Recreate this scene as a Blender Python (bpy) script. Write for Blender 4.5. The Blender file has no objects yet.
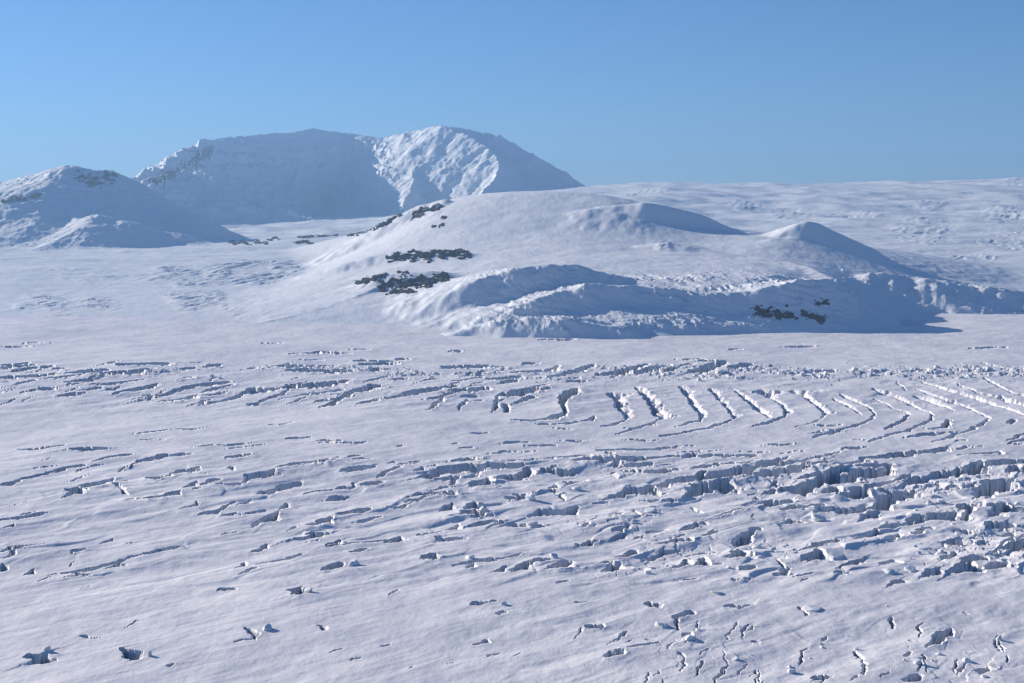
# Antarctic style glacier: crevassed ice plain, snow dome, shaded massif behind.
import bpy, math, random
import numpy as np
from mathutils import Vector

Q = 1.0                                   # mesh density factor
rng = np.random.default_rng(7)
random.seed(7)
C = bpy.context.scene.collection

# ------------------------------------------------------------------ camera
CAM_H = 300.0
F = 1024 * 50.0 / 36.0
HOR = 215.0                               # true horizon row
PITCH = math.atan((341.5 - HOR) / F)
CP, SP = math.cos(PITCH), math.sin(PITCH)

def ray(px, py):
    """direction with y = 1 of the sight line through a picture point"""
    px = np.asarray(px, float); py = np.asarray(py, float)
    a = (px - 512) / F; b = -(py - 341.5) / F
    dx = a; dy = CP + b * SP; dz = -SP + b * CP
    return dx / dy, dz / dy

def at(px, py, Y):
    rx, rz = ray(px, py)
    return np.stack([rx * Y, np.asarray(Y, float) + 0 * rx, CAM_H + rz * Y], -1)

def ground(px, py, z=0.0):
    rx, rz = ray(px, py)
    Y = (z - CAM_H) / rz
    return np.stack([rx * Y, Y], -1)

def project(x, y, z):
    zz = z - CAM_H
    d = y * CP - zz * SP
    v = y * SP + zz * CP
    return 512 + F * x / d, 341.5 - F * v / d

# ------------------------------------------------------------------ noise
def _hash(ix, iy, seed):
    h = ix.astype(np.uint32) * np.uint32(374761393) + iy.astype(np.uint32) * np.uint32(668265263) + np.uint32((seed * 1442695041) & 0xFFFFFFFF)
    h = (h ^ (h >> np.uint32(13))) * np.uint32(1274126177)
    h = (h ^ (h >> np.uint32(16))) * np.uint32(2246822519)
    return ((h ^ (h >> np.uint32(15))) & np.uint32(0xFFFFFF)).astype(np.float32) / np.float32(0xFFFFFF)

def vnoise(x, y, seed=0):
    """gradient noise, about -0.7 .. 0.7"""
    ix = np.floor(x); iy = np.floor(y)
    fx = (x - ix).astype(np.float32); fy = (y - iy).astype(np.float32)
    ix = ix.astype(np.int32); iy = iy.astype(np.int32)
    ux = fx * fx * fx * (fx * (fx * 6 - 15) + 10); uy = fy * fy * fy * (fy * (fy * 6 - 15) + 10)
    def g(dx, dy):
        a = _hash(ix + dx, iy + dy, seed) * np.float32(2 * np.pi)
        return np.cos(a) * (fx - dx) + np.sin(a) * (fy - dy)
    a, b, c, d = g(0, 0), g(1, 0), g(0, 1), g(1, 1)
    return (a + (b - a) * ux) * (1 - uy) + (c + (d - c) * ux) * uy

def fbm(x, y, seed=0, octaves=4, gain=0.5):
    s = 0; a = 1.0
    for k in range(octaves):
        s = s + a * vnoise(x * 2 ** k, y * 2 ** k, seed + 17 * k)
        a *= gain
    return s

def ridged(x, y, seed=0, octaves=4, gain=0.5):
    s = 0; a = 1.0
    for k in range(octaves):
        s = s + a * (1 - 2.4 * np.abs(vnoise(x * 2 ** k, y * 2 ** k, seed + 13 * k)))
        a *= gain
    return s

def cells(x, y, seed=0):
    """voronoi: random value and two tilts of the nearest cell, distance to its border"""
    ix = np.floor(x).astype(np.int32); iy = np.floor(y).astype(np.int32)
    best = np.full(x.shape, 9.0, np.float32); second = best.copy()
    val = np.zeros(x.shape, np.float32); ox = val.copy(); oy = val.copy()
    for dx in (-1, 0, 1):
        for dy in (-1, 0, 1):
            cx = ix + dx; cy = iy + dy
            px = cx + 0.15 + 0.7 * _hash(cx, cy, seed); py = cy + 0.15 + 0.7 * _hash(cx, cy, seed + 5)
            d = np.hypot(px - x, py - y).astype(np.float32)
            n = d < best
            second = np.where(n, best, np.minimum(second, d))
            val = np.where(n, _hash(cx, cy, seed + 9), val)
            ox = np.where(n, x - px, ox); oy = np.where(n, y - py, oy)
            best = np.where(n, d, best)
    return val, ox, oy, second - best

def sstep(a, b, x):
    t = np.clip((x - a) / (b - a), 0, 1)
    return t * t * (3 - 2 * t)

def smax(a, b, k):
    h = np.clip(0.5 + 0.5 * (a - b) / k, 0, 1)
    return b + (a - b) * h + k * h * (1 - h)

# ------------------------------------------------------------------ fan shaped height sheets
def soften(Z, n):
    for ax in (0, 1):
        pad = [(0, 0), (0, 0)]; pad[ax] = (n + 1, n)
        c = np.cumsum(np.pad(Z, pad, mode='edge'), axis=ax)
        Z = (np.take(c, range(2 * n + 1, c.shape[ax]), ax) - np.take(c, range(0, c.shape[ax] - 2 * n - 1), ax)) / (2 * n + 1)
    return Z

class Sheet:
    """heights on a grid that spreads from the camera's foot: x = u * y"""
    def __init__(s, u0, u1, nu, ys):
        s.u = np.linspace(u0, u1, nu); s.y = np.asarray(ys)
        s.U, s.Y = np.meshgrid(s.u, s.y); s.X = s.U * s.Y
        s.Z = np.zeros_like(s.X)
    def height(s, x, y):
        u = x / y
        fu = (u - s.u[0]) / (s.u[1] - s.u[0])
        fy = np.interp(y, s.y, np.arange(len(s.y)))
        ok = (fu >= 0) & (fu <= len(s.u) - 1.001) & (y >= s.y[0]) & (y <= s.y[-1])
        iu = np.clip(fu.astype(int), 0, len(s.u) - 2); iy = np.clip(fy.astype(int), 0, len(s.y) - 2)
        a = fu - iu; b = fy - iy
        z = ((s.Z[iy, iu] * (1 - a) + s.Z[iy, iu + 1] * a) * (1 - b) + (s.Z[iy + 1, iu] * (1 - a) + s.Z[iy + 1, iu + 1] * a) * b)
        return np.where(ok, z, -500.0)
    def build(s, name, material, keep=None):
        ny, nu = s.Z.shape
        co = np.stack([s.X, s.Y, s.Z], -1).reshape(-1, 3).astype(np.float32)
        idx = np.arange(ny * nu).reshape(ny, nu)
        q = np.stack([idx[:-1, :-1], idx[:-1, 1:], idx[1:, 1:], idx[1:, :-1]], -1).reshape(-1, 4)
        if keep is not None:
            q = q[keep.reshape(-1)[q].any(1)]
            used = np.unique(q); remap = np.zeros(ny * nu, np.int64); remap[used] = np.arange(len(used))
            co = co[used]; q = remap[q]
        return mesh_object(name, co, q, material)

def mesh_object(name, co, faces, material, smooth=True):
    k = faces.shape[1]; n = len(faces)
    me = bpy.data.meshes.new(name)
    me.vertices.add(len(co)); me.vertices.foreach_set('co', np.ascontiguousarray(co, np.float32).reshape(-1))
    me.loops.add(n * k); me.loops.foreach_set('vertex_index', faces.astype(np.int32).reshape(-1))
    me.polygons.add(n); me.polygons.foreach_set('loop_start', np.arange(0, n * k, k, dtype=np.int32))
    me.polygons.foreach_set('use_smooth', np.full(n, smooth))
    me.update(calc_edges=True)
    me.materials.append(material)
    o = bpy.data.objects.new(name, me); C.objects.link(o)
    return o

def tag(o, label, cat, group=None, kind=None):
    o['label'] = label; o['category'] = cat
    if group: o['group'] = group
    if kind: o['kind'] = kind
    return o

# ------------------------------------------------------------------ materials
def nodes_of(name):
    m = bpy.data.materials.new(name); m.use_nodes = True
    nt = m.node_tree; nt.nodes.clear()
    out = nt.nodes.new('ShaderNodeOutputMaterial'); b = nt.nodes.new('ShaderNodeBsdfPrincipled')
    nt.links.new(b.outputs[0], out.inputs[0])
    return m, nt, b

def noise_node(nt, coord, scale, detail=5, rough=0.55, stretch=None, rot=0):
    mp = nt.nodes.new('ShaderNodeMapping'); mp.inputs['Scale'].default_value = stretch or (1, 1, 1)
    mp.inputs['Rotation'].default_value = (0, 0, rot)
    nt.links.new(coord, mp.inputs['Vector'])
    n = nt.nodes.new('ShaderNodeTexNoise'); n.inputs['Scale'].default_value = scale
    n.inputs['Detail'].default_value = detail; n.inputs['Roughness'].default_value = rough
    nt.links.new(mp.outputs[0], n.inputs['Vector'])
    return n.outputs['Fac']

def ramp(nt, fac, stops):
    r = nt.nodes.new('ShaderNodeValToRGB')
    while len(r.color_ramp.elements) < len(stops): r.color_ramp.elements.new(0.5)
    for e, (p, c) in zip(r.color_ramp.elements, stops): e.position = p; e.color = (*c, 1)
    nt.links.new(fac, r.inputs[0])
    return r.outputs[0]

def bump(nt, h, strength, dist, normal=None):
    b = nt.nodes.new('ShaderNodeBump'); b.inputs['Strength'].default_value = strength; b.inputs['Distance'].default_value = dist
    nt.links.new(h, b.inputs['Height'])
    if normal is not None: nt.links.new(normal, b.inputs['Normal'])
    return b.outputs[0]

def snow_material(name, fresh, old, fine, finedist, broad, broaddist, ice=None):
    m, nt, b = nodes_of(name)
    co = nt.nodes.new('ShaderNodeTexCoord').outputs['Object']
    n1 = noise_node(nt, co, broad, 6, 0.6, (1, 0.55, 1), 0.5)
    n1b = noise_node(nt, co, broad * 5, 6, 0.65, (1, 0.5, 1), 0.7)   # drifted against glazed patches
    av = nt.nodes.new('ShaderNodeMath'); av.operation = 'MULTIPLY_ADD'; av.inputs[1].default_value = 0.6
    hf = nt.nodes.new('ShaderNodeMath'); hf.operation = 'MULTIPLY'; hf.inputs[1].default_value = 0.4
    nt.links.new(n1b, hf.inputs[0]); nt.links.new(n1, av.inputs[0]); nt.links.new(hf.outputs[0], av.inputs[2])
    col = ramp(nt, av.outputs[0], [(0.40, old), (0.57, fresh)])
    if ice is not None:                    # bare ice on walls too steep for snow, darkened to paint in crevasse shade
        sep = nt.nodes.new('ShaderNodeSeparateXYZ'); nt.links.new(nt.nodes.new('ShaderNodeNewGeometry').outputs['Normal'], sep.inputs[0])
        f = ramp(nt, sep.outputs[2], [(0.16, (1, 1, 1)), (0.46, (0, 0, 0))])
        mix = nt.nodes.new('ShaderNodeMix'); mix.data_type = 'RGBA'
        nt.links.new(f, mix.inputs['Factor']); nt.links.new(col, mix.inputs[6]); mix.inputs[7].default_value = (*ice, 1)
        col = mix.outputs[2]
    nt.links.new(col, b.inputs['Base Color'])
    b.inputs['Roughness'].default_value = 0.62
    b.inputs['Specular IOR Level'].default_value = 0.22
    n2 = noise_node(nt, co, fine, 5, 0.6, (1, 0.5, 1), 0.6)
    n3 = noise_node(nt, co, broad * 3, 5, 0.55, (1, 0.5, 1), 0.35)
    nb = bump(nt, n3, 1.0, broaddist)
    nt.links.new(bump(nt, n2, 1.0, finedist, nb), b.inputs['Normal'])
    return m

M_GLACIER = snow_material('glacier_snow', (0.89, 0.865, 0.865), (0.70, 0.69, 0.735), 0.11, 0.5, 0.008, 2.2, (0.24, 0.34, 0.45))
M_FIELD = snow_material('snowfield_snow', (0.83, 0.84, 0.86), (0.76, 0.79, 0.83), 0.04, 2.0, 0.0025, 6.0)
M_MOUNT = snow_material('mountain_snow', (0.84, 0.85, 0.86), (0.74, 0.78, 0.82), 0.012, 8.0, 0.0012, 14.0)

def ice_material():
    m, nt, b = nodes_of('ice_block_snow')
    co = nt.nodes.new('ShaderNodeTexCoord').outputs['Object']
    n1 = noise_node(nt, co, 0.25, 5, 0.6)
    nt.links.new(ramp(nt, n1, [(0.35, (0.72, 0.78, 0.83)), (0.55, (0.86, 0.86, 0.86))]), b.inputs['Base Color'])
    b.inputs['Roughness'].default_value = 0.55; b.inputs['Specular IOR Level'].default_value = 0.25
    nt.links.new(bump(nt, noise_node(nt, co, 0.6, 6, 0.65), 1.0, 0.5), b.inputs['Normal'])
    return m
M_ICE = ice_material()

def rock_material(name, dark, light, snow):
    m, nt, b = nodes_of(name)
    co = nt.nodes.new('ShaderNodeTexCoord').outputs['Object']
    n1 = noise_node(nt, co, 0.09, 6, 0.65)
    rock = ramp(nt, n1, [(0.35, dark), (0.65, light)])
    n2 = noise_node(nt, co, 0.03, 5, 0.65, (0.6, 1, 1.4), 0.3)    # snow lying in the joints and on ledges
    fac = ramp(nt, n2, [(snow, (0, 0, 0)), (snow + 0.03, (1, 1, 1))])
    mix = nt.nodes.new('ShaderNodeMix'); mix.data_type = 'RGBA'
    nt.links.new(fac, mix.inputs['Factor']); nt.links.new(rock, mix.inputs[6]); mix.inputs[7].default_value = (0.8, 0.81, 0.83, 1)
    nt.links.new(mix.outputs[2], b.inputs['Base Color'])
    b.inputs['Roughness'].default_value = 0.9; b.inputs['Specular IOR Level'].default_value = 0.08
    nt.links.new(bump(nt, n1, 1.0, 5.0), b.inputs['Normal'])
    return m
M_ROCK = rock_material('dark_rock', (0.008, 0.008, 0.012), (0.028, 0.027, 0.033), 0.60)
M_RUST = rock_material('rusty_rock', (0.040, 0.010, 0.014), (0.12, 0.032, 0.036), 0.60)
M_CLIFF = rock_material('cliff_rock', (0.05, 0.045, 0.045), (0.14, 0.12, 0.11), 0.56)

# ------------------------------------------------------------------ glacier
WSPAN = 0.50
y_near, y_far = 700.0, 5300.0
rows = int(980 * Q)
ys = 1.0 / np.linspace(1 / y_near, 1 / y_far, rows)
G = Sheet(-WSPAN, WSPAN, int(2050 * Q), ys)
X, Y = G.X, G.Y
PX, PY = project(X, Y, np.zeros_like(X))

# traced crevasses: picture x, y and opening in picture units, projected on the ice plain
CREV = """
0 390 2 12 388 3 23 385.5 5 34 383.5 4|34 382 1 59 380.5 2 86 378 1|0 379.5 2 29 378 2 57 376.7 1.5|68 375.5 2 84 374 4 102 372.5 4
100 377 2 129 375.7 3|133 375 2 146 373 4|96 388.4 2 109 387 3 125 384 3 144 381 2|113 396.6 1 127 393 2.5 145 389.5 5 159 385.5 4
137 402 1 150 398.5 3 166 395.5 2.5 183 390 4 200 386 3 229 382 2|200 393 2 220 388 4 232 385 3
156 403 1 170 401 3 188 398 2.5 199 395 3|200 404 1 212 402.5 2 225 399.5 3 240 395 4 247 391 3 257 388.5 2|255 391 4 270 389.6 3
249 405 3 256 403.5 3 267 399.5 3 278 396 4 288 391.5 3 292 388 6 317 385.5 5 345 382 3|286 405 2 305 399 2 308 396 3 325 392.5 2 343 390.3 1
320 408 1 333 404.5 4 344 398 5 352 393.5 7 372 388 6 378 387 2|385 402 2 400 398 5 412 394.5 4 430 391 4 452 387.5 3
427 413.5 2 431 411 4 439 404.5 5 445 398 6 459 393 3|465 392 5 482 390 3|458 412 2 464 406 3 467 402 2
491 414.5 2 496 408 3 498 399 3 505 394 3|504 398 6 517 395 6 536 389 4|504 406 6 507 414 5
512 422 1 537 421.7 1 556 418 3 565 414.5 4 562 405 6 566 397 8 576 389 5|537 425 1 566 424 1 590 420.5 2 595 416.5 3
608 393 6 614 397 5 619 408 5 625 419.5 3 612 424 1 600 425.5 1|635 386 3 648 400 5 655 414 7 660 420 4 637 428 1.3 616 433 1
680 387 8 688 399 4 696 410 4 701 420 4 690 423 1.5 676 427 1|709 389 8 717 398 3 727 410 4 734 419.5 5 720 425 1.5 709 428 1.5 684 432 1 663 435 1
733 389 3 752 406 5 768 418 4|755 391 10 767 396 5 781 406 4 786 415 5 772 422 3 752 427 1
790 391 3 800 394.5 5 813 403 5 824 412 6 823 419 4 809 425 2 795 429 1|833 398 2 850 408 3 860 415.5 5
839 394 2 859 403.5 2 874 413 4 870 421 4 857 426.5 2 835 433 1.5 815 437.5 1|874 398 2 896 410 4 907 415 4 901 423 3 887 430 1
872 389 2 896 398 3 918 408 4 932 416.5 4 929 422 2 912 430 2 885 437.5 2 870 442 1|914 396 2 936 403.5 3 953 411 2|944 430 4 949 422 3
916 389 2 940 399 2.5 966 408 3 988 419 4 984 424 4 960 435 2 933 442 1
922 381.5 2 953 392.5 2 988 403.5 2.5 1024 416.5 2.5 1050 428 3 1040 436 2 1010 444 1|957 384 3 975 392.5 4 997 399 2 1024 407 2 1060 420 2
984 379 2.5 1010 392.5 2.5 1024 397 2 1070 412 2|982 364 2 1010 370.5 2|897 381.5 4 907 391 3|1010 424 3 1013 421 2|1006 442 1 1024 435 2 1050 428 1
276 368 3 298 366.5 3 340 365 1|290 371 2 317 371 3 345 371 3|360 359.5 1.5 388 360.5 1.5|362 363 1.5 393 362 1.5|290 354.5 1 317 353 1
513 372 2 548 369.5 3 558 365 3|546 377 2 576 371 3 593 365 3|450 365.5 2 478 365 2|491 379 2 515 376 2|600 375 3 616 373 4 645 366 2
637 376 2 652 370 4 668 367 2|660 375 2 690 366 2|690 374 3 703 371 4 723 363.5 3|733 370 3 748 366 3|0 368 2 23 367 2|17 372 2 45 369 2
125 367 2 160 366 2|63 398 2 73 397 3|43 391 2 52 392.5 2|52 392 1 74 386 1.5|82 393.5 3 96 391 3
16 448.5 1 31 449 2 49 447 5 64 444 3|64 450.5 1 88 449.5 3 107 450.5 1|94 463.5 2 109 460 3 133 456 1.5|131 472 1 134 465 3 148 461.5 5 168 458.5 3 193 457 1
0 488.5 4 10 486 5 23 481 2.5 45 476 3.5 59 471 3.5 80 467 3|61 497 2 72 494 8 82 497 4|78 489 2 90 488 7 104 485 6 113 482 3|118 488 3 124 497 3
102 489 1 129 483 2|129 503.5 1 141 502.5 2 158 500.5 6 170 498 6 178 496 2|147 480.5 1 165 481 5 176 475 6 195 472 6 200 470 3
0 521.5 1.5 21 519 2 42 515 3|10 549 1.5 53 543 1.5|160 549 2 182 545 4
220 486.5 2 239 486 4 251 480 8 266 477 7 274 474 5|278 472 2 298 468 3 317 466.5 3 333 465 1|258 494 3 270 492.5 5 282 488 8 298 483 5
303 495 2 320 492 2.5 331 490 2|337 488 3 352 486 3.5 353 481 4|366 483 3 378 482 3|339 473.5 2 356 471 4 374 467.5 4|329 498.5 2 337 497 4 343 496 4
200 514.5 3 215 512 4 224 508.5 3 237 504 2|225 518 2 236 516 4 241 517 1|247 515 3 262 510 2|253 526.5 2 262 522 9 270 517 12 279 510 4
305 525.5 2 321 522 7 331 518 6|294 538.5 1.5 310 537 2 316 534 8 320 535 4|344 514.5 3 368 509 4|329 548 1.5 352 544.5 1.5 376 540.5 1.5 397 537 1.5
208 485.5 3 217 483 3|229 461 2 241 460 3|231 470 3 234 473 3|376 477 2 397 470 4
400 467 3 412 463.5 2 425 462 2|416 477 2 433 475 6 446 470 7 474 468 6 495 466.5 5 527 465 1.5|450 484 6 456 476 7|475 483 6 482 481 5
496 478 2 516 475.5 4 526 473 3 534 471.5 1|512 499 2 517 495 9 524 498 6|407 503 2 414 500 6 420 503 3|420 492 4 437 493 5|474 514 8 480 515 7|447 518 1 472 515 3
525 516 2 540 511 3 560 509.5 5 576 505 3|471 525 3 492 523 3.5 498 525 2|504 525 3 516 524 6 523 523 5|421 533.5 2 441 531 2|438 537 2 450 538 5 461 539 4
548 488 4 557 493 3 565 498 3|565 486 5 573 481 6 580 480 5|584 528 3 587 525 4|576 543 2 597 541 2
459 459 1.5 479 458 1.5|498 461 1.5 515 460.5 2|521 460 1.5 550 458 2|557 457 1.5 587 455 1.5|525 446 1 552 445 1.5|572 461 3 590 459 4 605 459 5|546 469 3 568 470 3
600 461 5 619 459 3 645 456 2 665 454.5 1|613 464 2 630 463 3 651 461 2|615 469 3 629 469 4|640 472 3 653 470 6 669 467.5 5
600 497 1 620 493 3 635 489 8 648 487 8 655 482 5 678 478 4 700 476 3 720 472.5 5 748 467 6 765 462 4 788 455.5 2|688 493 3 696 489 9 706 485 13 718 482 11 724 479 6
692 466 2 710 463.5 3 740 461 2 756 459 2|748 474 5 775 470 5 800 467 5 820 464 4|764 465 5 785 462 5 802 460 4|780 487 5 795 486 8 806 484 6
688 523.5 1.5 706 519 2 725 514 2 748 508.5 3 770 503 6 784 499 9 788 497 6|617 530 6 626 525 3|649 531 2 663 529 2|663 542 2 680 540.5 4|702 535 1.5 716 532 1.5
735 542 6 740 537 4 758 530.5 3|772 477 4 778 484 3|692 502 4 701 510 4|634 509 4 642 516 3|782 524 2 796 521 3|785 510 3 800 508 4|670 454.5 1.5 752 453.5 2|600 449.5 1.5 640 448 1.5 676 446 1.5
800 486 7 812 482 7 828 475 5 843 468 4|826 476 6 841 476 7|852 472 5 876 469 5|824 491 5 831 489 8 837 486 5|844 495 8 852 491 10 857 486 6|862 488 3 885 480 3 908 472 3
876 505 8 885 497 10 897 490 14 908 487 10|910 479 9 920 477 8 926 474 3|800 507 5 819 504 4|816 513 2 837 508.5 3|841 512 5 858 507 6 870 503 6|869 513 7 876 518 6
858 537 1.5 876 532 2 882 527 3 900 523 3 921 519.5 3 936 515 6 951 511.5 6|949 519 2 963 515 4 972 511 5|961 507 3 970 505 9 978 507 3|949 543 6 957 543 11 964 545 6|958 531 3 967 530 7 973 530 4
932 472 4 952 470 5 967 468 6 990 464 5 1024 460 4 1060 455 2|973 496.5 3 984 489 9 996 483 13 1006 478 6|995 512 4 1003 508 12 1010 508 8|1010 472 4 1024 470 5 1050 468 4|1004 550 2 1016 545 6 1024 543 7 1040 538 5
990 525 4 1000 524 4|861 457 2 890 455 3 925 451.5 4 945 448 2|800 460 3 828 455 2|800 467 3 830 464 2|835 464 3 855 462 4|859 466 2 888 464 3|962 455 1.5 997 452 2|816 545 2 839 541 2.5|918 529 2 930 526 3
0 552 2 22 549 2 57 542.5 1.5|50 572.5 1 80 569.5 3 107 564.5 2 132 557 2 160 551 3 182 546 4|72 551 2 86 547 2.5|35 654 7 42 657 8|119 650 3 127 653 6 134 658 9
221 589.5 2 229 588.5 3|247 628 3 254 634 6 258 639 4|235 643 1 256 639 1|240 573 1 254 569 3|257 564 2 275 561 3 302 554.5 2|321 573 3 331 569 9 340 566 8|288 597 3 293 594 9 299 597 4
319 627 3 325 629 4|420 561 2 428 559 8 435 556 6|455 566 2 481 561 2.5 512 557 2.5|331 547 1 358 544 1.5|352 552 2 367 549 2.5|472 607 3 480 608 2|486 609 3 491 606 5 495 607 2|497 617 2 504 616 3|476 646 2 483 643.5 3|352 661 1.5 359 658 2
512 556.5 3 526 554.5 3|525 569 3 537 565 3.5 549 562 3|595 566 2 610 563.5 5|617 554 3 632 550.5 3|641 558 3 652 554 4 672 549 3|640 569 4 646 573 6|671 572 2 680 568 4 686 561 8
687 555 2 706 553 3 722 551 3.5|710 568.5 3 720 566 3|740 560 3 748 557.5 5|672 619 3 690 614 5|675 620 3 682 630 3|685 639 3 690 636 7 695 640 2|632 652 3 648 646 4 660 643 2|612 642 1.5 630 631 2|580 605 1.5 592 603 1.5
609 656 4 614 655 5|722 610 2 735 608 3 752 607 3|679 654 2 682 672 2|697 676 3 700 664 3|757 673 3 762 683 3|593 628 4 599 628 4|651 606 4 657 607 4
768 555 2 800 550 2 838 541 2|776 561 4 783 569 4|958 566 2 973 561 5 983 559 6|990 555 2 1005 550 4 1024 544 7|888 586 1.5 900 582 4|800 611 4 803 616 4|890 628 3 893 620 3|918 638 2 921 625 2
927 649 3 938 641 4 950 630 3|998 650 3 997 636 5|1007 656 3 1008 662 3|854 660 4 857 653 5 860 665 4 864 677 5|916 670 4 920 656 4 928 675 3|954 659 4 957 672 3|973 673 3 979 670 8 983 673 3
908 682 6 914 679 7|800 664 2 809 650 2.5|816 680 5 822 678 6|822 642 3 824 637 3|907 659 3 908 652 3
"""
def flowing(c):
    "a traced line as a smooth curve"
    if len(c) < 3: return c
    e = np.r_[[2 * c[0] - c[1]], c, [2 * c[-1] - c[-2]]]; out = []
    for k in range(1, len(e) - 2):
        p0, p1, p2, p3 = e[k - 1:k + 3]
        for t in (0, 0.33, 0.67):
            out.append(0.5 * (2 * p1 + (p2 - p0) * t + (2 * p0 - 5 * p1 + 4 * p2 - p3) * t * t + (3 * p1 - p0 - 3 * p2 + p3) * t ** 3))
    out = np.array(out + [c[-1]]); out[:, 2] = np.clip(out[:, 2], c[:, 2].min(), c[:, 2].max())
    return out
crev = []
for part in CREV.replace('\n', '|').split('|'):
    v = [float(t) for t in part.split()]
    if len(v) >= 6: crev.append(flowing(np.array(v).reshape(-1, 3)))

def scatter_cracks(n, box, slope, length, th, bend=0.2):
    """short cracks that follow the trend of their neighbours"""
    x0, x1, y0, y1 = box
    for _ in range(n):
        x = random.uniform(x0, x1); y = random.uniform(y0, y1)
        L = random.uniform(*length) * random.uniform(0.5, 1); m = slope + random.uniform(-1, 1) * bend
        k = 4; t = random.uniform(*th); pts = []
        for i in range(k):
            s = i / (k - 1) - 0.5
            pts.append((x + L * s, y - m * L * s + random.uniform(-.5, .5) * L * 0.06, t * (0.35 if i in (0, k - 1) else random.uniform(.6, 1.2))))
        crev.append(np.array(pts))
scatter_cracks(14, (-150, 1150, 340, 362), 0.03, (20, 60), (.7, 1.4), .03)
scatter_cracks(34, (-150, 1150, 362, 382), 0.12, (14, 40), (1, 2.6), .12)
scatter_cracks(74, (-150, 560, 378, 404), 0.24, (18, 46), (1, 2.5), .1)
scatter_cracks(46, (150, 1150, 426, 452), 0.05, (15, 60), (.6, 1.3), .05)
scatter_cracks(30, (380, 1150, 450, 500), 0.14, (10, 40), (1, 3.4), .1)
scatter_cracks(40, (-150, 480, 456, 545), 0.22, (10, 34), (1, 2.6), .12)
scatter_cracks(30, (560, 1150, 500, 585), 0.25, (8, 26), (1, 3.4), .2)
scatter_cracks(16, (560, 1150, 600, 690), 0.5, (6, 22), (1, 2.2), .9)
scatter_cracks(24, (-150, 560, 555, 690), 0.2, (8, 22), (.8, 1.8), .3)
for _ in range(18):                        # steep little cracks of the lower right corner
    x = random.uniform(640, 1150); y = random.uniform(610, 690); L = random.uniform(5, 17)
    crev.append(np.array([(x, y + L / 2, 1), (x + random.uniform(-1, 4), y, random.uniform(1.5, 3)), (x + random.uniform(0, 7), y - L / 2, 1)]))

pits = set()
for _ in range(120):
    x = random.uniform(-120, 1140); y = random.uniform(458, 575)
    if random.random() > 0.35 + 0.65 * (x > 380): continue
    g = random.uniform(0.7, 1.5) * (0.6 + (y - 440) / 160)
    pits.add(len(crev))
    crev.append(np.array([(x - 7 * g, y + 2.5 * g, 1.6), (x - 1 * g, y + 0.4 * g, 4.2 * g), (x + 2.2 * g, y - 2.4 * g, 3.5 * g)]))
SUN_AZ = np.array([-0.83, 0.558])         # towards the sun on the map
SUN_EL = math.radians(18.5)

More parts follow.
